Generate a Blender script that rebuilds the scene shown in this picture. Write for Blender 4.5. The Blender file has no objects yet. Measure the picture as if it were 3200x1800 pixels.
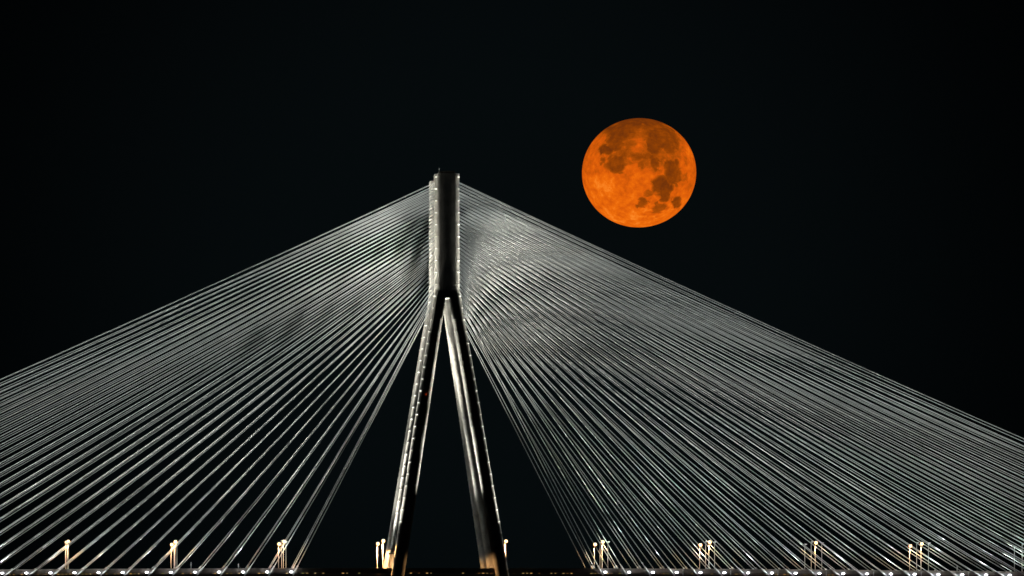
import bpy, bmesh, math, random
from mathutils import Vector, noise
random.seed(7)
SC = bpy.context.scene
COL = SC.collection

# ---------------------------------------------------------------- survey of the place (metres; z = 0 is the eye level of the shore)
S = 11.56            # picture units per metre at the front pylon
D = 1573.0           # distance of the front pylon from the shore
XV, YH = 207.0, 2237.0
def X_of(px, y=0.0): return (px - XV) / S * (1 + y / D)
def Z_of(py, y=0.0): return (YH - py) / S * (1 + y / D)
XC = X_of(1396)                       # pylon axis
X0 = X_of(1250)                       # crest of the deck
PITCH_Y = 22.5                        # distance between the two pylons
def z_rail(x): return (YH - 1777.5) / S - 3.47e-5 * (x - X0) ** 2     # top of the parapet
def z_road(x): return z_rail(x) - 1.05

# ---------------------------------------------------------------- helpers
def tag(o, label=None, cat=None, group=None, kind=None):
    if label: o['label'] = label
    if cat: o['category'] = cat
    if group: o['group'] = group
    if kind: o['kind'] = kind
    return o

def link(name, bm, mat, parent=None, smooth=False, origin=None):
    me = bpy.data.meshes.new(name)
    bmesh.ops.recalc_face_normals(bm, faces=bm.faces[:])
    if origin is not None:
        bmesh.ops.translate(bm, verts=bm.verts[:], vec=-Vector(origin))
    bm.to_mesh(me); bm.free()
    if smooth is True:
        for p in me.polygons: p.use_smooth = True
    me.materials.append(mat)
    o = bpy.data.objects.new(name, me)
    COL.objects.link(o)
    if origin is not None: o.location = origin
    if parent is not None: o.parent = parent
    return o

def empty(name, loc):
    o = bpy.data.objects.new(name, None); COL.objects.link(o)
    o.location = loc; o.empty_display_size = 1
    return o

def copy_tree(o, parent=None):
    c = o.copy(); COL.objects.link(c)
    if parent is not None: c.parent = parent
    for ch in list(o.children): copy_tree(ch, c)
    return c

def box(bm, x0, x1, y0, y1, z0, z1):
    v = [bm.verts.new((x, y, z)) for z in (z0, z1) for y in (y0, y1) for x in (x0, x1)]
    for f in ((0, 1, 3, 2), (4, 6, 7, 5), (0, 4, 5, 1), (2, 3, 7, 6), (0, 2, 6, 4), (1, 5, 7, 3)):
        bm.faces.new([v[i] for i in f])

def loft(bm, rings, cap=True, sharp=False):
    vs = [[bm.verts.new(p) for p in r] for r in rings]
    n = len(rings[0])
    for a, b in zip(vs, vs[1:]):
        for i in range(n):
            f = bm.faces.new((a[i], a[(i + 1) % n], b[(i + 1) % n], b[i]))
            f.smooth = not (sharp and (a[i].co.xy - b[i].co.xy).length > .5 * abs(a[i].co.z - b[i].co.z) + .02)
    if sharp:
        for r in vs:
            for i in range(n):
                e = bm.edges.get((r[i], r[(i + 1) % n]))
                if e: e.smooth = False
    if cap:
        bm.faces.new(vs[0][::-1]); bm.faces.new(vs[-1])

def tube(bm, pts, radii, seg=8):
    rings = []
    for i, p in enumerate(pts):
        a = pts[max(i - 1, 0)]; b = pts[min(i + 1, len(pts) - 1)]
        t = (Vector(b) - Vector(a)).normalized()
        u = t.cross(Vector((0, 1, 0)))
        if u.length < 1e-3: u = t.cross(Vector((1, 0, 0)))
        u.normalize(); w = t.cross(u)
        r = radii if isinstance(radii, (int, float)) else radii[i]
        rings.append([Vector(p) + u * r * math.cos(2 * math.pi * k / seg) + w * r * math.sin(2 * math.pi * k / seg) for k in range(seg)])
    loft(bm, rings)

def rounded_ring(cx, cy, z, hx, hy, r, seg=7):
    out = []
    r = min(r, hx - .02, hy - .02)
    for qx, qy, a0 in ((1, 1, 0), (-1, 1, 90), (-1, -1, 180), (1, -1, 270)):
        for k in range(seg + 1):
            a = math.radians(a0 + 90 * k / seg)
            out.append((cx + qx * (hx - r) + r * math.cos(a), cy + qy * (hy - r) + r * math.sin(a), z))
    return out

# ---------------------------------------------------------------- materials
def new_mat(name):
    m = bpy.data.materials.new(name); m.use_nodes = True
    nt = m.node_tree; nt.nodes.clear()
    out = nt.nodes.new('ShaderNodeOutputMaterial')
    return m, nt, out

def surf(name, base, rough=.6, metal=0.0, vary=.25, scale=.6, bump=.0, streak=False, spec=.5):
    m, nt, out = new_mat(name)
    b = nt.nodes.new('ShaderNodeBsdfPrincipled')
    b.inputs['Roughness'].default_value = rough; b.inputs['Metallic'].default_value = metal; b.inputs['Specular IOR Level'].default_value = spec
    tc = nt.nodes.new('ShaderNodeTexCoord'); mp = nt.nodes.new('ShaderNodeMapping')
    if streak: mp.inputs['Scale'].default_value = (1.3, 1.3, .7)
    no = nt.nodes.new('ShaderNodeTexNoise'); no.inputs['Scale'].default_value = scale; no.inputs['Detail'].default_value = 6
    cr = nt.nodes.new('ShaderNodeValToRGB')
    lo = [c * (1 - vary) for c in base]; hi = [min(1, c * (1 + vary)) for c in base]
    cr.color_ramp.elements[0].position = .3; cr.color_ramp.elements[0].color = (*lo, 1)
    cr.color_ramp.elements[1].position = .7; cr.color_ramp.elements[1].color = (*hi, 1)
    L = nt.links.new
    L(tc.outputs['Object'], mp.inputs['Vector']); L(mp.outputs['Vector'], no.inputs['Vector'])
    L(no.outputs['Fac'], cr.inputs['Fac']); L(cr.outputs['Color'], b.inputs['Base Color'])
    if bump:
        bp = nt.nodes.new('ShaderNodeBump'); bp.inputs['Strength'].default_value = bump; bp.inputs['Distance'].default_value = .05
        n2 = nt.nodes.new('ShaderNodeTexNoise'); n2.inputs['Scale'].default_value = 4; n2.inputs['Detail'].default_value = 5
        L(tc.outputs['Object'], n2.inputs['Vector']); L(n2.outputs['Fac'], bp.inputs['Height']); L(bp.outputs['Normal'], b.inputs['Normal'])
    L(b.outputs['BSDF'], out.inputs['Surface'])
    return m

def glow(name, color, strength):
    m, nt, out = new_mat(name)
    e = nt.nodes.new('ShaderNodeEmission')
    e.inputs['Color'].default_value = (*color, 1); e.inputs['Strength'].default_value = strength
    nt.links.new(e.outputs['Emission'], out.inputs['Surface'])
    return m

CONCRETE = surf('pylon_concrete', (.70, .68, .62), .9, 0, .30, .45, .4, True, .2)
DECK_CONC = surf('deck_concrete', (.20, .165, .13), .85, 0, .25, .4, .2)
RAIL_CONC = surf('parapet_concrete', (.36, .32, .27), .8, 0, .2, .8, .1)
ASPHALT = surf('asphalt', (.05, .05, .05), .9, 0, .2, 2)
CABLE = surf('cable_sheath', (.86, .88, .85), .8, 0, .14, .35, 0, False, .15)
PIPE = surf('steel_guide_pipe', (.68, .68, .66), .4, .2, .1, 1)
WHITE_METAL = surf('painted_pole', (.82, .82, .80), .45, .1, .08, 1)
DARK_METAL = surf('dark_housing', (.10, .10, .11), .5, .5, .2, 2)
BRACKET = surf('bracket_concrete', (.34, .33, .31), .75, 0, .2, 1.2, .1)
HALO_GLOW = glow('amber_halo_glow', (1, .36, .11), .5)
LAMP_GLOW = glow('street_lamp_glow', (1, .62, .30), 3.6)
FLOOD_GLOW = glow('flood_lens_glow', (.95, .93, 1), 16)
EDGE_GLOWS = [glow('edge_tick_glow_%d' % i, (1, .97, .86), v) for i, v in enumerate((1.6, 1.1, 2.4))]
RED_GLOW = glow('red_lamp_glow', (1, .10, .02), .4)
AMBERS = [glow('amber_marker_%d' % i, c, s) for i, (c, s) in enumerate((((1, .55, .16), .55), ((1, .66, .22), .28), ((1, .45, .12), .12), ((1, .72, .35), .9), ((.8, .75, .2), .22), ((1, .5, .25), .06)))]
DULL_LENS = surf('dull_lens', (.55, .55, .52), .3, 0, .05, 2)

# ---------------------------------------------------------------- pylons
Z_SPLIT = Z_of(905); Z_TOP = Z_of(545); Z_CAP = Z_of(537); Z_FOOT = -8.0
Z_DK = Z_of(1790)
RIB = 3.22
Z_RIB0 = Z_of(553.8)

def rib_levels(z0, z1):
    out = []; z = Z_RIB0
    while z > z0 + .3:
        if z < z1 - .3: out.append(z)
        z -= RIB
    return out[::-1]

def levels(z0, z1, step=None):
    """heights and outward offsets of the loft: a thin ledge at every construction joint"""
    out = [(z0, 0)]
    for z in rib_levels(z0, z1):
        out += [(z - .13, 0), (z - .10, .09), (z + .05, .09), (z + .08, 0)]
    out.append((z1, 0))
    return out

def make_pylon(yc, label, front):
    root = empty('bridge_pylon', (XC, yc, Z_FOOT))
    tag(root, label, 'bridge pylon', 'twin concrete pylons of the cable stayed bridge')
    org = Vector((XC, yc, Z_FOOT))
    # upper shaft
    bm = bmesh.new()
    rings = []
    for z, e in levels(Z_of(932), Z_TOP):
        hw = 3.30 + (Z_TOP - z) / (Z_TOP - Z_SPLIT) * .05
        rings.append(rounded_ring(0, 0, z - Z_FOOT, hw + e, 3.15, 1.25))
    loft(bm, rings, True, True)
    link('shaft', bm, CONCRETE, root)
    bm = bmesh.new()
    loft(bm, [rounded_ring(0, 0, Z_TOP - Z_FOOT + .004, 2.2, 2.2, .5), rounded_ring(0, 0, Z_CAP - Z_FOOT, 2.15, 2.15, .5)], True, True)
    link('shaft_cap', bm, DECK_CONC, root)
    bm = bmesh.new(); tube(bm, [(-2.0, 0, Z_CAP - Z_FOOT - .02), (-2.0, 0, Z_CAP - Z_FOOT + .9)], .05, 6)
    link('lightning_rod', bm, WHITE_METAL, root)
    # four splayed legs
    sgn_out = -1 if front else 1
    for sx in (-1, 1):
        for outer in ((True,) if front else (True, False)):
            sy = sgn_out if outer else -sgn_out
            bm = bmesh.new(); rings = []
            for z, e in levels(Z_FOOT + .5, Z_SPLIT + .2):
                t = (Z_SPLIT - z) / (Z_SPLIT - Z_DK)
                tt = max(t, 0)
                cx = sx * (1.70 + 12.15 * t)
                cy = sy * (1.55 + (11.9 if outer else 8.4) * min(t, 1.02))
                hx = 1.66 + .08 * tt; hy = 1.50 if outer else 1.5 - .38 * min(tt, 1)
                if t > 1.0: cx = sx * (1.70 + 12.15 * t)
                rings.append(rounded_ring(cx, cy, z - Z_FOOT, hx + e, hy, 1.15))
            loft(bm, rings, True, True)
            lg = link('leg', bm, CONCRETE, root)
            if front and outer and sx < 0:
                zz = Z_of(1236); t = (Z_SPLIT - zz) / (Z_SPLIT - Z_DK)
                fx = X_of(1332, -8) - XC; fy = sy * (1.55 + 11.9 * t) - 1.45
                b2 = bmesh.new()
                box(b2, fx - .18, fx + .18, fy - .32, fy + .1, zz - .62 - Z_FOOT, zz - .30 - Z_FOOT)
                wl = link('warning_lamp', b2, DULL_LENS, root)
                b2 = bmesh.new(); bmesh.ops.create_icosphere(b2, subdivisions=2, radius=.15)
                bmesh.ops.translate(b2, verts=b2.verts[:], vec=(fx, fy - .12, zz - .08 - Z_FOOT))
                link('red_lens', b2, RED_GLOW, wl, True)
    # small glowing blocks along the edges, one at every construction joint
    rnd = random.Random(5)
    def edge_tick(cx, cy, z, hx, hy, r, sx, big):
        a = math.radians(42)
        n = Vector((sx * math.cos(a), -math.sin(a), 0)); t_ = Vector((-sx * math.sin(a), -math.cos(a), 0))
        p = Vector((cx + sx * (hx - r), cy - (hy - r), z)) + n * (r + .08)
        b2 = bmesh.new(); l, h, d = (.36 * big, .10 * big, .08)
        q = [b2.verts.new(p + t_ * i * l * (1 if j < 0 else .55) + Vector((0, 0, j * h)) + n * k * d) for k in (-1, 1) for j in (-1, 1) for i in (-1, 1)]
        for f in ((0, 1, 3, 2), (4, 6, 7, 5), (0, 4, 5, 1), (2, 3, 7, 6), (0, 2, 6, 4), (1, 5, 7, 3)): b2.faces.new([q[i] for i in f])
        link('edge_tick', b2, EDGE_GLOWS[rnd.choice((0, 0, 1, 2))], root)
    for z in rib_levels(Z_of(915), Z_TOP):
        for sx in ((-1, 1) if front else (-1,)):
            edge_tick(0, 0, z - .18 - Z_FOOT, 3.32, 3.15, 1.25, sx, 1.0)
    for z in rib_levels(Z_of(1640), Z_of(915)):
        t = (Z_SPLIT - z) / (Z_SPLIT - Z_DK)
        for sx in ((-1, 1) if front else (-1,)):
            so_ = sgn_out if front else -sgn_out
            edge_tick(sx * (1.70 + 12.15 * t), so_ * (1.55 + (11.9 if front else 8.4) * t), z - .18 - Z_FOOT, 1.68 + .08 * t, 1.5 if front else 1.5 - .38 * t, 1.15, sx, .85 if front else 1.0)
    # maintenance platform with railing round the inner-side foot
    bm = bmesh.new()
    zz = Z_of(1733) - Z_FOOT
    t = (Z_SPLIT - Z_of(1733)) / (Z_SPLIT - Z_DK)
    lx = -(1.70 + 12.15 * t); ly = -(11.9 * t + 1.55) + 2.6
    if front:
        box(bm, lx - 3.3, lx + 1.0, ly - 1.6, ly + 0.9, zz - .12, zz + .12)
        for k in range(4):
            box(bm, lx - 3.25 + k * .9, lx - 3.19 + k * .9, ly - 1.58, ly - 1.52, zz + .12, zz + 1.1)
        box(bm, lx - 3.25, lx - .4, ly - 1.58, ly - 1.52, zz + 1.1, zz + 1.16)
        for k in range(2):
            xx = lx - 3.0 + k * 1.2
            box(bm, xx, xx + .12, ly - .4, ly - .28, zz - 4.2, zz - .12)
        link('service_platform', bm, DARK_METAL, root)
    else:
        bm.free()
    return root

make_pylon(0.0, 'pale concrete pylon splitting into splayed legs, the nearer of two, dark faced', True)
make_pylon(PITCH_Y, 'pale floodlit concrete pylon half hidden behind the nearer, dark faced pylon', False)

# ---------------------------------------------------------------- decks
X_L, X_R = X_of(-1700), X_of(4480)
def strip(bm, sec, x0=X_L, x1=X_R, n=90):
    """extrude a cross-section [(y, dz from the rail top)] along the arched bridge line"""
    rings = []
    for i in range(n + 1):
        x = x0 + (x1 - x0) * i / n
        rings.append([(x, y, z_rail(x) + dz) for y, dz in sec])
    vs = [[bm.verts.new(p) for p in r] for r in rings]
    m = len(sec)
    for a, b in zip(vs, vs[1:]):
        for i in range(m): bm.faces.new((a[i], a[(i + 1) % m], b[(i + 1) % m], b[i]))
    bm.faces.new(vs[0][::-1]); bm.faces.new(vs[-1])

STA_L = [916 - 75.2 * n for n in range(33)]
STA_R = [1884 + 74.3 * n for n in range(33)]
YA = -8.75
XL = [X_of(p, YA) for p in STA_L]
XR = [X_of(p, YA) for p in STA_R]

def make_deck(yc, label, front):
    root = empty('bridge_deck', (XC, yc, 0)); root.location = (0, 0, 0)
    tag(root, label, 'bridge deck', 'parallel carriageways of the bridge')
    w = 8.1
    bm = bmesh.new()
    strip(bm, [(yc - w, -1.06), (yc - w, -1.48), (yc - w + 1.2, -1.56), (yc - 4, -3.4), (yc + 4, -3.4), (yc + w - 1.2, -1.56), (yc + w, -1.48), (yc + w, -1.06)])
    link('box_girder', bm, DECK_CONC, root)
    bm = bmesh.new()
    strip(bm, [(yc - w + .45, -1.056), (yc - w + .45, -1.03), (yc + w - .45, -1.03), (yc + w - .45, -1.056)])
    link('road_surface', bm, ASPHALT, root)
    for s in (-1, 1):
        bm = bmesh.new()
        strip(bm, [(yc + s * (w - .42), -1.054), (yc + s * (w - .02), -1.054), (yc + s * (w - .02), -.12), (yc + s * (w + .06), -.10),
                   (yc + s * (w + .06), 0), (yc + s * (w - .36), 0), (yc + s * (w - .30), -.5)])
        link('parapet', bm, RAIL_CONC, root)
    if front:
        # outrigger bracket under every front cable that stands in view
        for xs, sd in ((XL[:14], -1), (XR[:19], 1)):
            for x in xs:
                bm = bmesh.new()
                zr = z_rail(x)
                y0, y1 = yc - w - .40, yc - w + .02
                a = [(-2.2, -.52), (1.5, -.52), (1.1, -1.50), (-1.0, -1.62)] if sd > 0 else [(-1.2, -.62), (1.6, -.62), (1.0, -1.50), (-.7, -1.58)]
                f = [bm.verts.new((x + p, y0, zr + q)) for p, q in a]; b = [bm.verts.new((x + p, y1, zr + q)) for p, q in a]
                bm.faces.new(f); bm.faces.new(b[::-1])
                for i in range(4): bm.faces.new((f[i], f[(i + 1) % 4], b[(i + 1) % 4], b[i]))
                bmesh.ops.bevel(bm, geom=bm.edges[:], offset=.06, segments=1, affect='EDGES')
                link('cable_bracket', bm, BRACKET, root)
        # little amber marker lights along the fascia
        k = 0; px = 18.0
        while px < 3190 and k < 100:
            xx = X_of(px, YA)
            near_foot = 1205 < px < 1262 or 1538 < px < 1590
            if not near_foot and random.random() > .16:
                bm = bmesh.new(); zr = z_rail(xx)
                ww = random.uniform(.12, .30)
                box(bm, xx - ww, xx + ww, yc - w - .10, yc - w + .01, zr - 1.45, zr - 1.30)
                r = random.random()
                q = random.choice((0, 0, 3, 1, 1, 2, 4)) if px < 1900 else random.choice((0, 1, 1, 2, 2, 4, 5))
                link('marker_light', bm, AMBERS[q], root); k += 1
            px += random.choice((12.6, 12.6, 12.6, 25.2, 37.8, 62)) if px > 400 else 12.6
        for p in (2135, 2284, 2432, 2583, 2731, 2880, 3028):
            xx = X_of(p, YA); bm = bmesh.new(); zr = z_rail(xx)
            tube(bm, [(xx, yc - w - .12, zr - .35), (xx, yc - w - .12, zr - 1.9)], .09)
            link('drain_pipe', bm, WHITE_METAL, root)
    return root
make_deck(0.0, 'nearer concrete bridge deck with amber marker lights along its edge', True)
make_deck(PITCH_Y, 'farther concrete bridge deck behind the one edged with amber marker lights', False)

# ---------------------------------------------------------------- stay cables
ONES = 'zeroth first second third fourth fifth sixth seventh eighth ninth tenth eleventh twelfth thirteenth fourteenth fifteenth sixteenth seventeenth eighteenth nineteenth'.split()
def ordinal(n):
    if n < 20: return ONES[n]
    if n == 20: return 'twentieth'
    if n == 30: return 'thirtieth'
    return ('twenty-' if n < 30 else 'thirty-') + ONES[n % 10]
PLANES = ((-8.75, 0.0, 0.0, 'front plane'), (8.75, .95, 0.0, 'second plane'), (13.75, .80, PITCH_Y, 'third plane'), (31.25, .80, PITCH_Y, 'rear plane'))
CAB_GROUP = 'stay cables fanning out from the pylons'
for side, xs, where in ((-1, XL, 'away from the moon'), (1, XR, 'below the moon')):
    for pi, (py_, dz, yt, pname) in enumerate(PLANES):
        for n in range(33):
            m = 32 - n
            a = 571 + 9.6 * m + .056 * m * m
            top = Vector((XC + side * 3.15, yt + (-1.1 if py_ < yt else 1.1), Z_of(a)))
            x = xs[n]
            bot = Vector((x, py_, z_rail(x) - 1.82 + dz))
            sag = 1.75 * (abs(x - XC) / 246) ** 2
            N = 14
            pts = []
            for i in range(N + 1):
                t = i / N
                p = bot.lerp(top, t); p.z -= 4 * sag * t * (1 - t)
                pts.append(p)
            bm = bmesh.new(); tube(bm, pts, .076, 10)
            o = link('stay_cable', bm, CABLE, None, origin=bot)
            tag(o, 'white stay cable, %s from the pylon, %s, fan %s' % (ordinal(n + 1), pname, where), 'stay cable', CAB_GROUP)
            vis = n <= (12 if side < 0 else 17)
            if vis and pi < 3:
                d = (pts[1] - pts[0]).normalized()
                bm = bmesh.new()
                ln = 2.6 if pi == 0 else 2.2
                tube(bm, [Vector((0, 0, 0)) - d * .2, d * ln, d * (ln + .25)], [.24, .21, .15], 10)
                link('guide_pipe', bm, PIPE, o)

# ---------------------------------------------------------------- lights
def spot(name, loc, target, power, color, size, blend=1.0, radius=.25):
    l = bpy.data.lights.new(name, 'SPOT'); l.energy = power; l.color = color
    l.spot_size = math.radians(size); l.spot_blend = blend; l.shadow_soft_size = radius
    o = bpy.data.objects.new(name, l); COL.objects.link(o); o.location = loc
    o.rotation_euler = (Vector(target) - Vector(loc)).to_track_quat('-Z', 'Y').to_euler()
    return o

FLOOD_COL = (.94, 1.0, .96)
def make_floodlight():
    root = empty('floodlight', (0, 0, 0))
    bm = bmesh.new(); loft(bm, [rounded_ring(0, .06, -.30, .26, .16, .08, 3), rounded_ring(0, .0, .10, .36, .24, .08, 3), rounded_ring(0, -.03, .16, .36, .24, .08, 3)])
    link('housing', bm, DARK_METAL, root)
    bm = bmesh.new(); bmesh.ops.create_uvsphere(bm, u_segments=14, v_segments=8, radius=.42)
    for v in bm.verts: v.co.z = v.co.z * .55 + .20; v.co.y = v.co.y * .75 - .05
    link('lens', bm, FLOOD_GLOW, root, True)
    bm = bmesh.new()
    box(bm, -.42, -.37, -.05, .05, -.55, .05); box(bm, .37, .42, -.05, .05, -.55, .05); box(bm, -.42, .42, -.05, .05, -.6, -.55)
    link('yoke', bm, DARK_METAL, root)
    return root
proto = make_floodlight(); used = False
WASH = 12500
for side, xs, where in ((-1, XL, 'away from the moon'), (1, XR, 'below the moon')):
    for n in range(0, 13 if side < 0 else 18):
        x = xs[n]; zr = z_rail(x)
        # near fascia fixture
        fx = x + side * .55
        f = proto if not used else copy_tree(proto)
        used = True
        f.location = (fx, -9.85, zr - 1.28)
        tag(f, 'glaring floodlight at the foot of the %s front cable, fan %s' % (ordinal(n + 1), where), 'floodlight', 'floodlights on the cable brackets')
        if n % 2 == 0: spot('cable_flood', (fx, -9.9, zr - .6), (x + side * (7 - 1.6 * n if n < 8 else -6), -7.6, zr + 75), WASH, FLOOD_COL, 74, 1)
        t = (Vector((XC, 0, Z_of(720))) - Vector((x, YA, zr))).normalized()
        spot('anchor_flood', (fx, -9.7, zr - 1.9), Vector((x, YA, zr - 1.2)) + t * 4.5, 800, FLOOD_COL, 46, 1, .15)
# narrow beams on the pylons, from the deck just inside the first stays
BEAM_COL = (1, .975, .87)
def leg_point(side, t, fl, base=0.0):
    return Vector((XC + side * (1.70 + 12.15 * t), base + fl * t, Z_SPLIT + (Z_DK - Z_SPLIT) * t))
for side in (-1, 1):
    for dx, pw, cone, zp in ((56, 150000, 32, 790), (76, 170000, 28, 750), (98, 190000, 24, 720), (122, 220000, 22, 700), (148, 260000, 20, 690)):
        x = XC + side * dx; zl = z_rail(x) - .4
        spot('pylon_beam', (x, 0, zl), (XC, 9, Z_of(zp)), pw, BEAM_COL, cone, .9)
for yc, fl, g in ((0.0, -11.9, 1.0), (PITCH_Y, -8.4, 1.5)):
    b0 = yc - 1.55
    for side in (-1, 1):
        x = XC + side * 25; zl = z_rail(x) - .4
        spot('leg_beam', (x, b0 + fl * .66, zl), leg_point(side, .70, fl, b0), 70000 * g, BEAM_COL, 30, 1)
        spot('leg_beam', (x, yc - 3.0, zl), leg_point(side, .40, fl, b0), 330000 * g, BEAM_COL, 28, 1)
        # crossing to the opposite inner faces
        x = XC - side * 6.0; zl = z_rail(x) - .8
        h = .85 if yc == 0 else .5
        spot('leg_beam', (x, yc - 2.9, zl), leg_point(side, .56, fl, b0), 200000 * h, (1, .98, .90), 32, 1)
        spot('leg_beam', (x, yc - 2.8, zl), leg_point(side, .20, fl, b0), 90000 * h, (1, .98, .90), 13, 1)
for side in (-1, 1):
    x = XC + side * 25
    spot('leg_beam', (x, 29, z_rail(x) - .4), leg_point(side, .5, 11.9, PITCH_Y + 1.55), 34000, BEAM_COL, 34, 1)

# ---------------------------------------------------------------- street lamps
LAMPS = (  # cluster phrase, [(row, pole px, head top py, lit)]
 ('outermost cluster, away from moon', [(1, 206, 1695, 1), (2, 204.5, 1697, 0), (3, 211.5, 1692, 1), (4, 214, 1697, 0)]),
 ('middle cluster, away from moon', [(1, 535, 1702, 1), (2, 543, 1696, 0), (3, 546.5, 1693, 1), (4, 553, 1699, 0)]),
 ('cluster nearest the pylon, away from moon', [(1, 870.5, 1700, 1), (2, 880, 1691, 0), (3, 885.5, 1692, 1), (4, 893.5, 1694, 0)]),
 ('pylon foot pair', [(1, 1179, 1699, 1), (3, 1196, 1690, 1)]),
 ('pylon foot below the moon', [(3, 1579, 1691, 1)]),
 ('first cluster from the pylon, below moon', [(1, 1857.5, 1701, 1), (2, 1875, 1697, 0), (3, 1881.5, 1693, 1), (4, 1899.5, 1694, 0)]),
 ('second cluster from the pylon, below moon', [(1, 2186.5, 1703, 1), (2, 2205, 1693, 0), (3, 2215.5, 1694, 1), (4, 2233, 1694, 0)]),
 ('third cluster from the pylon, below moon', [(1, 2515, 1702, 0), (2, 2535, 1694, 0), (3, 2547.5, 1696, 1), (4, 2568, 1698, 0)]),
 ('fourth cluster from the pylon, below moon', [(1, 2842.5, 1706, 1), (2, 2864.5, 1697, 0), (3, 2878, 1699, 1), (4, 2901.5, 1698, 0)]),
 ('last cluster from the pylon, below moon', [(1, 3170, 1709, 0), (2, 3194, 1701, 0)]),
)
ROW_Y = {1: 27.0, 2: 14.6, 3: 7.4, 4: -7.9}
ROW_TXT = {(1, 1): 'street lamp with the lower of two glowing heads', (3, 1): 'street lamp with the taller glowing head',
           (1, 0): 'unlit white street lamp, shortest post', (2, 0): 'unlit slim white post just behind the glowing lamp', (4, 0): 'unlit slim white post on the near edge'}
def make_lamp(lit, H, name):
    root = empty(name, (0, 0, 0))
    bm = bmesh.new(); tube(bm, [(0, 0, 0), (0, 0, .5), (0, 0, H - .45)], [.09, .075, .055], 8)
    link('pole', bm, WHITE_METAL, root)
    bm = bmesh.new(); tube(bm, [(0, 0, H - .5), (.05, -.15, H - .22), (.16, -.5, H - .12)], [.09, .075, .06], 8)
    link('arm', bm, WHITE_METAL, root)
    bm = bmesh.new(); bmesh.ops.create_uvsphere(bm, u_segments=16, v_segments=10, radius=1)
    for v in bm.verts:
        v.co = Vector((v.co.x * .40 + .16, v.co.y * .50 - .62, (v.co.z * .16 if v.co.z > 0 else v.co.z * .05) + H - .06))
    link('lamp_housing', bm, WHITE_METAL, root, True)
    bm = bmesh.new(); bmesh.ops.create_uvsphere(bm, u_segments=16, v_segments=10, radius=1)
    r = .43 if lit else .20
    for v in bm.verts:
        v.co = Vector((v.co.x * r + .16, v.co.y * r * 1.1 - .62, v.co.z * r * (.95 if lit else .5) + H - .16 - (r * .55 if lit else .05)))
    link('lamp_bowl', bm, LAMP_GLOW if lit else DULL_LENS, root, True)
    if lit:
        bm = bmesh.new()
        bmesh.ops.create_uvsphere(bm, u_segments=18, v_segments=12, radius=.52)  # glowing amber sphere added to imitate the halo round the lamp
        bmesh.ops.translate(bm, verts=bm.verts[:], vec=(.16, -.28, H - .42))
        link('lamp_halo', bm, HALO_GLOW, root, True)
    return root
SODIUM = (1.0, .52, .20)
for where, rows in LAMPS:
    for row, px, py, lit in rows:
        y = -7.4 if (1190 < px < 1600 and row == 3) else ROW_Y[row]
        x = X_of(px, y); zt = Z_of(py, y) + (.35 if lit else .1)
        zb = z_road(x)
        o = make_lamp(lit, zt - zb, 'street_lamp')
        o.location = (x, y, zb)
        txt = ROW_TXT[(row, lit)]
        if where.startswith('pylon foot'): txt = 'lone street lamp with a glowing head'
        tag(o, txt + ', ' + where, 'street lamp', 'street lamps along the bridge')
        if lit:
            spot('sodium_lamp', (x + .16, y - .62, zt - 1.32), (x + .16, y - .62, zb), 22000 if 1150 < px < 1500 else 9000 if 1500 < px < 1600 else 1500, SODIUM, 172, .12, .3)

for where, rows in LAMPS:
    if where.startswith('pylon'): continue
    px = sum(r[1] for r in rows) / len(rows)
    for sx in (-1,):
        x = X_of(px, 4) + sx * 7
        spot('post_fill', (x, 3, z_road(x) + 1.2), (X_of(px, 5), 6, z_road(x) + 4.6), 18000 if px > 3100 else 6000, FLOOD_COL, 74, .8)  # added fill spot without a fixture, whitens the lamp posts

# short posts on the parapet
for px, py, w_, txt in ((597, 1757, .10, 'thin white marker post, the taller one, on the deck away from the moon'), (745, 1762, .09, 'thin grey marker post nearer the pylon on the deck away from the moon'),
                   (2991, 1769, .12, 'short white post among the cables far below the moon'), (2922, 1776, .10, 'shortest white post, beside the fourth lamp cluster below the moon')):
    x = X_of(px, -7.9); zb = z_road(x); zt = Z_of(py, -7.9)
    root = empty('marker_post', (x, -7.9, zb))
    tag(root, txt, 'post', 'short posts on the bridge deck')
    bm = bmesh.new(); tube(bm, [(0, 0, 0), (0, 0, zt - zb)], w_ * .75, 8); link('shaft', bm, WHITE_METAL, root)
    bm = bmesh.new(); box(bm, -w_ * 1.3, w_ * 1.3, -.06, .06, zt - zb - .9, zt - zb - .45); link('plate', bm, WHITE_METAL, root)

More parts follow.
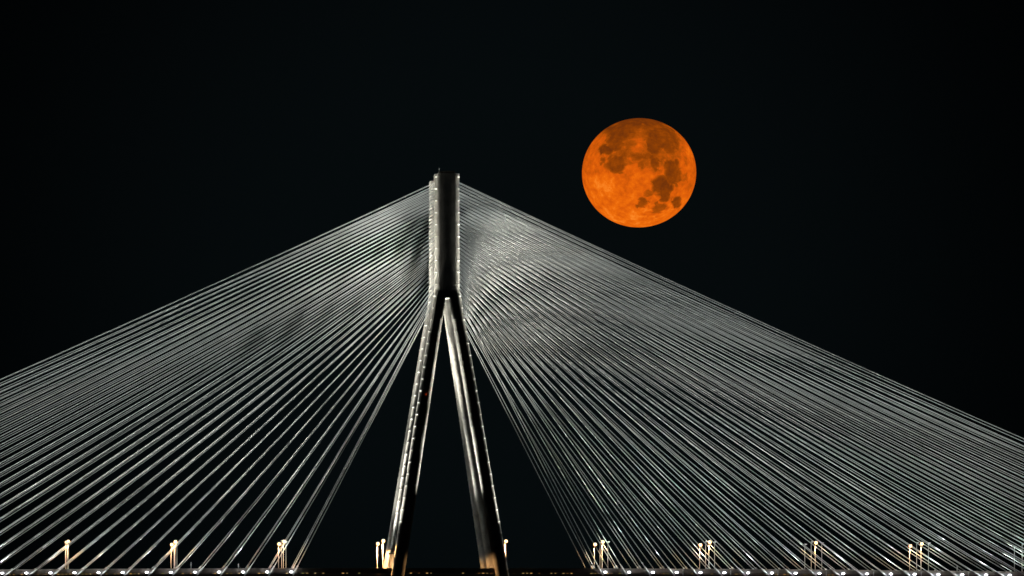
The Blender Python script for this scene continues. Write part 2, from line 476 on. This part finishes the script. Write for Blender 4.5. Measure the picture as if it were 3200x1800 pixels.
# ---------------------------------------------------------------- moon
def moon_material():
    m, nt, out = new_mat('moon_surface'); L = nt.links.new
    tc = nt.nodes.new('ShaderNodeTexCoord')
    def mth(op, a, b=None, c=None):
        n = nt.nodes.new('ShaderNodeMath'); n.operation = op
        for i, v in enumerate((a, b, c)):
            if v is None: continue
            if isinstance(v, (int, float)): n.inputs[i].default_value = v
            else: L(v, n.inputs[i])
        return n.outputs[0]
    def vm(op, a, b=None):
        n = nt.nodes.new('ShaderNodeVectorMath'); n.operation = op
        for i, v in enumerate((a, b)):
            if v is None: continue
            if isinstance(v, tuple): n.inputs[i].default_value = v
            else: L(v, n.inputs[i])
        return n
    def noi(scale, detail, rough=.55):
        n = nt.nodes.new('ShaderNodeTexNoise'); n.inputs['Scale'].default_value = scale; n.inputs['Detail'].default_value = detail; n.inputs['Roughness'].default_value = rough
        L(tc.outputs['Object'], n.inputs['Vector']); return n
    P = tc.outputs['Object']
    vo = nt.nodes.new('ShaderNodeTexVoronoi'); vo.inputs['Scale'].default_value = 9; L(P, vo.inputs['Vector'])
    w1 = vm('MULTIPLY', vm('SUBTRACT', noi(3.6, 1.6).outputs['Color'], (.5, .5, .5)).outputs[0], (.13, 0, .13)).outputs[0]
    w2 = vm('MULTIPLY', vm('SUBTRACT', vo.outputs['Color'], (.5, .5, .5)).outputs[0], (.05, 0, .05)).outputs[0]
    Q = vm('ADD', vm('ADD', P, w1).outputs[0], w2).outputs[0]
    blobs = [  # traced maria and a painted top-limb fade: centre x, y, radii, depth, softness
     (540, 300, 150, 120, .80, .22), (475, 420, 85, 100, .74, .2), (760, 185, 290, 80, .66, .4), (1000, 365, 175, 125, .80, .16), (1085, 455, 95, 105, .74, .15), (905, 480, 90, 95, .78, .16),
     (362, 500, 62, 62, .92, .14), (560, 560, 105, 65, .6, .25), (475, 680, 95, 90, .78, .16), (585, 655, 62, 42, .66, .2), (715, 590, 85, 50, .66, .25), (830, 600, 62, 42, .66, .25),
     (760, 690, 38, 48, .6, .2), (905, 690, 50, 75, .78, .2), (1095, 695, 95, 66, .8, .13), (1115, 800, 95, 85, .8, .14), (985, 930, 110, 100, 1.05, .10), (1030, 1030, 60, 52, .95, .14),
     (770, 1110, 55, 48, .74, .14), (850, 1010, 70, 36, .5, .25), (970, 1152, 92, 52, .74, .14), (1178, 1085, 60, 58, .9, .10), (1290, 620, 48, 70, .32, .3), (330, 640, 30, 40, .55, .25),
     (740, 390, 440, 300, .22, .35), (786, 105, 440, 85, .72, .45), (860, 640, 190, 110, .42, .4), (1120, 540, 90, 90, .4, .35),
     (640, 240, 130, 90, .6, .4), (880, 270, 120, 90, .55, .35), (620, 470, 90, 80, .45, .35), (1240, 810, 30, 45, .4, .3), (430, 590, 45, 50, .55, .3), (880, 1215, 110, 26, .4, .3)]
    acc = None
    for cx, cy, rx, ry, dep, sof in blobs:
        u, v = (cx - 786) / 641, -(cy - 722) / 617
        d = vm('MULTIPLY', vm('SUBTRACT', Q, (u, 0, v)).outputs[0], (641 / rx, 0, 617 / ry)).outputs[0]
        ln = vm('LENGTH', d).outputs['Value']
        sof = max(sof * 1.8, .31)
        mr = nt.nodes.new('ShaderNodeMapRange'); mr.interpolation_type = 'SMOOTHSTEP'
        mr.inputs['From Min'].default_value = 1.08 + sof; mr.inputs['From Max'].default_value = 1.08 - sof
        mr.inputs['To Min'].default_value = 0; mr.inputs['To Max'].default_value = dep
        L(ln, mr.inputs['Value'])
        acc = mr.outputs[0] if acc is None else mth('SMOOTH_MAX', acc, mr.outputs[0], .12)
    # bright ejecta and fine mottling
    bright = None
    for cx, cy, rx, ry, dep in ((360, 880, 230, 130, .62), (752, 470, 26, 26, .9), (650, 335, 55, 32, .55), (320, 832, 22, 22, .5), (790, 198, 16, 12, 1.3), (1330, 560, 70, 190, .45), (700, 850, 180, 120, .25), (300, 960, 120, 120, .35), (945, 735, 14, 20, .8), (1010, 640, 14, 22, .7), (750, 380, 45, 45, .35), (660, 1260, 90, 25, .4), (940, 1248, 40, 16, .5)):
        u, v = (cx - 786) / 641, -(cy - 722) / 617
        d = vm('MULTIPLY', vm('SUBTRACT', Q, (u, 0, v)).outputs[0], (641 / rx, 0, 617 / ry)).outputs[0]
        ln = vm('LENGTH', d).outputs['Value']
        mr = nt.nodes.new('ShaderNodeMapRange'); mr.interpolation_type = 'SMOOTHSTEP'
        mr.inputs['From Min'].default_value = 1.35; mr.inputs['From Max'].default_value = .2; mr.inputs['To Min'].default_value = 0; mr.inputs['To Max'].default_value = dep
        L(ln, mr.inputs['Value'])
        bright = mr.outputs[0] if bright is None else mth('MAXIMUM', bright, mr.outputs[0])
    fine = mth('MULTIPLY', mth('SUBTRACT', noi(8, 8, .70).outputs['Fac'], .5), 1.9)
    big = mth('MULTIPLY', mth('SUBTRACT', noi(2.6, 3).outputs['Fac'], .5), .9)
    spk = nt.nodes.new('ShaderNodeMapRange'); spk.inputs['From Min'].default_value = .66; spk.inputs['From Max'].default_value = .78; spk.inputs['To Max'].default_value = .5
    L(noi(17, 3, .5).outputs['Fac'], spk.inputs['Value'])
    t = mth('ADD', mth('SUBTRACT', mth('ADD', mth('MULTIPLY', acc, .60), .34), mth('MULTIPLY', bright, .24)), mth('MULTIPLY', fine, .5))
    t = mth('SUBTRACT', mth('ADD', t, mth('MULTIPLY', big, .5)), mth('MULTIPLY', spk.outputs[0], .25))
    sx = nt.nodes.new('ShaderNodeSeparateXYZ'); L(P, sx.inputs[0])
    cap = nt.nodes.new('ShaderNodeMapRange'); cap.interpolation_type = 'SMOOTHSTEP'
    cap.inputs['From Min'].default_value = .55; cap.inputs['From Max'].default_value = 1.02; cap.inputs['To Max'].default_value = .26  # fade of the top limb, painted into the emission
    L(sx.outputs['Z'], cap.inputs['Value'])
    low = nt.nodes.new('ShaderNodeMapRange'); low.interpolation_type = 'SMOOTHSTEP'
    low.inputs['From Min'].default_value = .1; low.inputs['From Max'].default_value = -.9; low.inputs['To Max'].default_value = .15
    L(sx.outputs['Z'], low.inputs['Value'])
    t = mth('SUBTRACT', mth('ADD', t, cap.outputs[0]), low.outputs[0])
    # small craters: dark floors with bright rims
    cv = nt.nodes.new('ShaderNodeTexVoronoi'); cv.inputs['Scale'].default_value = 13; L(P, cv.inputs['Vector'])
    rim = nt.nodes.new('ShaderNodeValToRGB'); q = rim.color_ramp.elements
    q[0].position = 0; q[0].color = (.62, .62, .62, 1); q[1].position = .34; q[1].color = (.5, .5, .5, 1)
    for p, c in ((.12, .60), (.19, .36), (.26, .5)):
        k = q.new(p); k.color = (c, c, c, 1)
    L(cv.outputs['Distance'], rim.inputs['Fac'])
    t = mth('ADD', t, mth('MULTIPLY', mth('SUBTRACT', rim.outputs['Color'], .5), .45))
    cr = nt.nodes.new('ShaderNodeValToRGB'); e = cr.color_ramp.elements
    def lin(r, g, b):
        f = lambda c: (c / 255 / 12.92) if c < 10.3 else ((c / 255 + .055) / 1.055) ** 2.4
        return (f(r), f(g), f(b), 1)
    e[0].position = 0; e[0].color = lin(252, 138, 40)
    e[1].position = 1; e[1].color = lin(112, 50, 10)
    for p, c in ((.18, (236, 108, 12)), (.36, (214, 90, 10)), (.58, (168, 76, 8)), (.78, (138, 62, 6))):
        q = e.new(p); q.color = lin(*c)
    L(t, cr.inputs['Fac'])
    em = nt.nodes.new('ShaderNodeEmission'); em.inputs['Strength'].default_value = .85
    L(cr.outputs['Color'], em.inputs['Color']); L(em.outputs[0], out.inputs['Surface'])
    return m
YM = 9000.0
bm = bmesh.new(); bmesh.ops.create_uvsphere(bm, u_segments=128, v_segments=64, radius=1)
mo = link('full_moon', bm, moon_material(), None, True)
RM = 177.5 / S * (1 + YM / D)
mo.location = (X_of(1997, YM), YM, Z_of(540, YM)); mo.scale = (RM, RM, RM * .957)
mo.rotation_euler = (0, 0, 0)
tag(mo, 'huge orange full moon with dark brown patches in the black sky', 'moon')

# ---------------------------------------------------------------- water below
m, nt, out = new_mat('night_water')
b = nt.nodes.new('ShaderNodeBsdfPrincipled'); b.inputs['Base Color'].default_value = (.006, .010, .012, 1); b.inputs['Roughness'].default_value = .12
tc = nt.nodes.new('ShaderNodeTexCoord'); no = nt.nodes.new('ShaderNodeTexNoise'); no.inputs['Scale'].default_value = .35; no.inputs['Detail'].default_value = 6
bp = nt.nodes.new('ShaderNodeBump'); bp.inputs['Strength'].default_value = .5; bp.inputs['Distance'].default_value = .4
nt.links.new(tc.outputs['Object'], no.inputs['Vector']); nt.links.new(no.outputs['Fac'], bp.inputs['Height']); nt.links.new(bp.outputs['Normal'], b.inputs['Normal']); nt.links.new(b.outputs[0], out.inputs['Surface'])
bm = bmesh.new()
vs = [bm.verts.new(p) for p in ((-9000, -3000, -7.5), (9000, -3000, -7.5), (9000, 12000, -7.5), (-9000, 12000, -7.5))]
bm.faces.new(vs)
tag(link('water', bm, m), kind='structure')

# ---------------------------------------------------------------- night sky
w = bpy.data.worlds.new('World'); SC.world = w; w.use_nodes = True
nt = w.node_tree; nt.nodes.clear(); L = nt.links.new
out = nt.nodes.new('ShaderNodeOutputWorld'); bg = nt.nodes.new('ShaderNodeBackground')
tc = nt.nodes.new('ShaderNodeTexCoord')
dirc = Vector((X_of(1560), D, Z_of(900))).normalized()
dt = nt.nodes.new('ShaderNodeVectorMath'); dt.operation = 'DISTANCE'; dt.inputs[1].default_value = dirc
nm = nt.nodes.new('ShaderNodeVectorMath'); nm.operation = 'NORMALIZE'
cr = nt.nodes.new('ShaderNodeValToRGB'); e = cr.color_ramp.elements
cr.color_ramp.interpolation = 'EASE'
e[0].position = .03; e[0].color = (.0017, .0031, .0036, 1)
e[1].position = .115; e[1].color = (.0003, .0005, .0006, 1)
L(tc.outputs['Generated'], nm.inputs[0]); L(nm.outputs[0], dt.inputs[0]); L(dt.outputs['Value'], cr.inputs['Fac'])
L(cr.outputs['Color'], bg.inputs['Color']); bg.inputs['Strength'].default_value = .8
L(bg.outputs[0], out.inputs['Surface'])

# added sun lamp from high behind, stands in for floodlighting on the cables
sl = bpy.data.lights.new('cable_fill_sun', 'SUN'); sl.energy = 5.0; sl.angle = math.radians(.5); sl.color = (.95, 1.0, .97)
so = bpy.data.objects.new('cable_fill_sun', sl); COL.objects.link(so)
so.rotation_euler = Vector((0.0, -math.cos(math.radians(72)), -math.sin(math.radians(72)))).to_track_quat('-Z', 'Y').to_euler()

# ---------------------------------------------------------------- camera and output
cd = bpy.data.cameras.new('camera'); cam = bpy.data.objects.new('camera', cd); COL.objects.link(cam)
cam.location = (0, -D, 0); cam.rotation_euler = (math.pi / 2, 0, 0)
cd.sensor_width = 36; cd.lens = 36 * S * D / 3200
cd.shift_x = (1600 - XV) / 3200; cd.shift_y = (YH - 900) / 3200
cd.clip_start = 1; cd.clip_end = 30000
SC.camera = cam
SC.view_settings.view_transform = 'Standard'; SC.view_settings.look = 'None'; SC.view_settings.gamma = 1; SC.view_settings.exposure = .28
SC.cycles.filter_width = 1.6; SC.cycles.max_bounces = 3; SC.cycles.diffuse_bounces = 0; SC.cycles.glossy_bounces = 1; SC.cycles.sample_clamp_indirect = 4
SC.cycles.use_denoising = True; SC.cycles.denoiser = 'OPENIMAGEDENOISE'; SC.cycles.denoising_input_passes = 'RGB_ALBEDO_NORMAL'; SC.cycles.denoising_prefilter = 'ACCURATE'
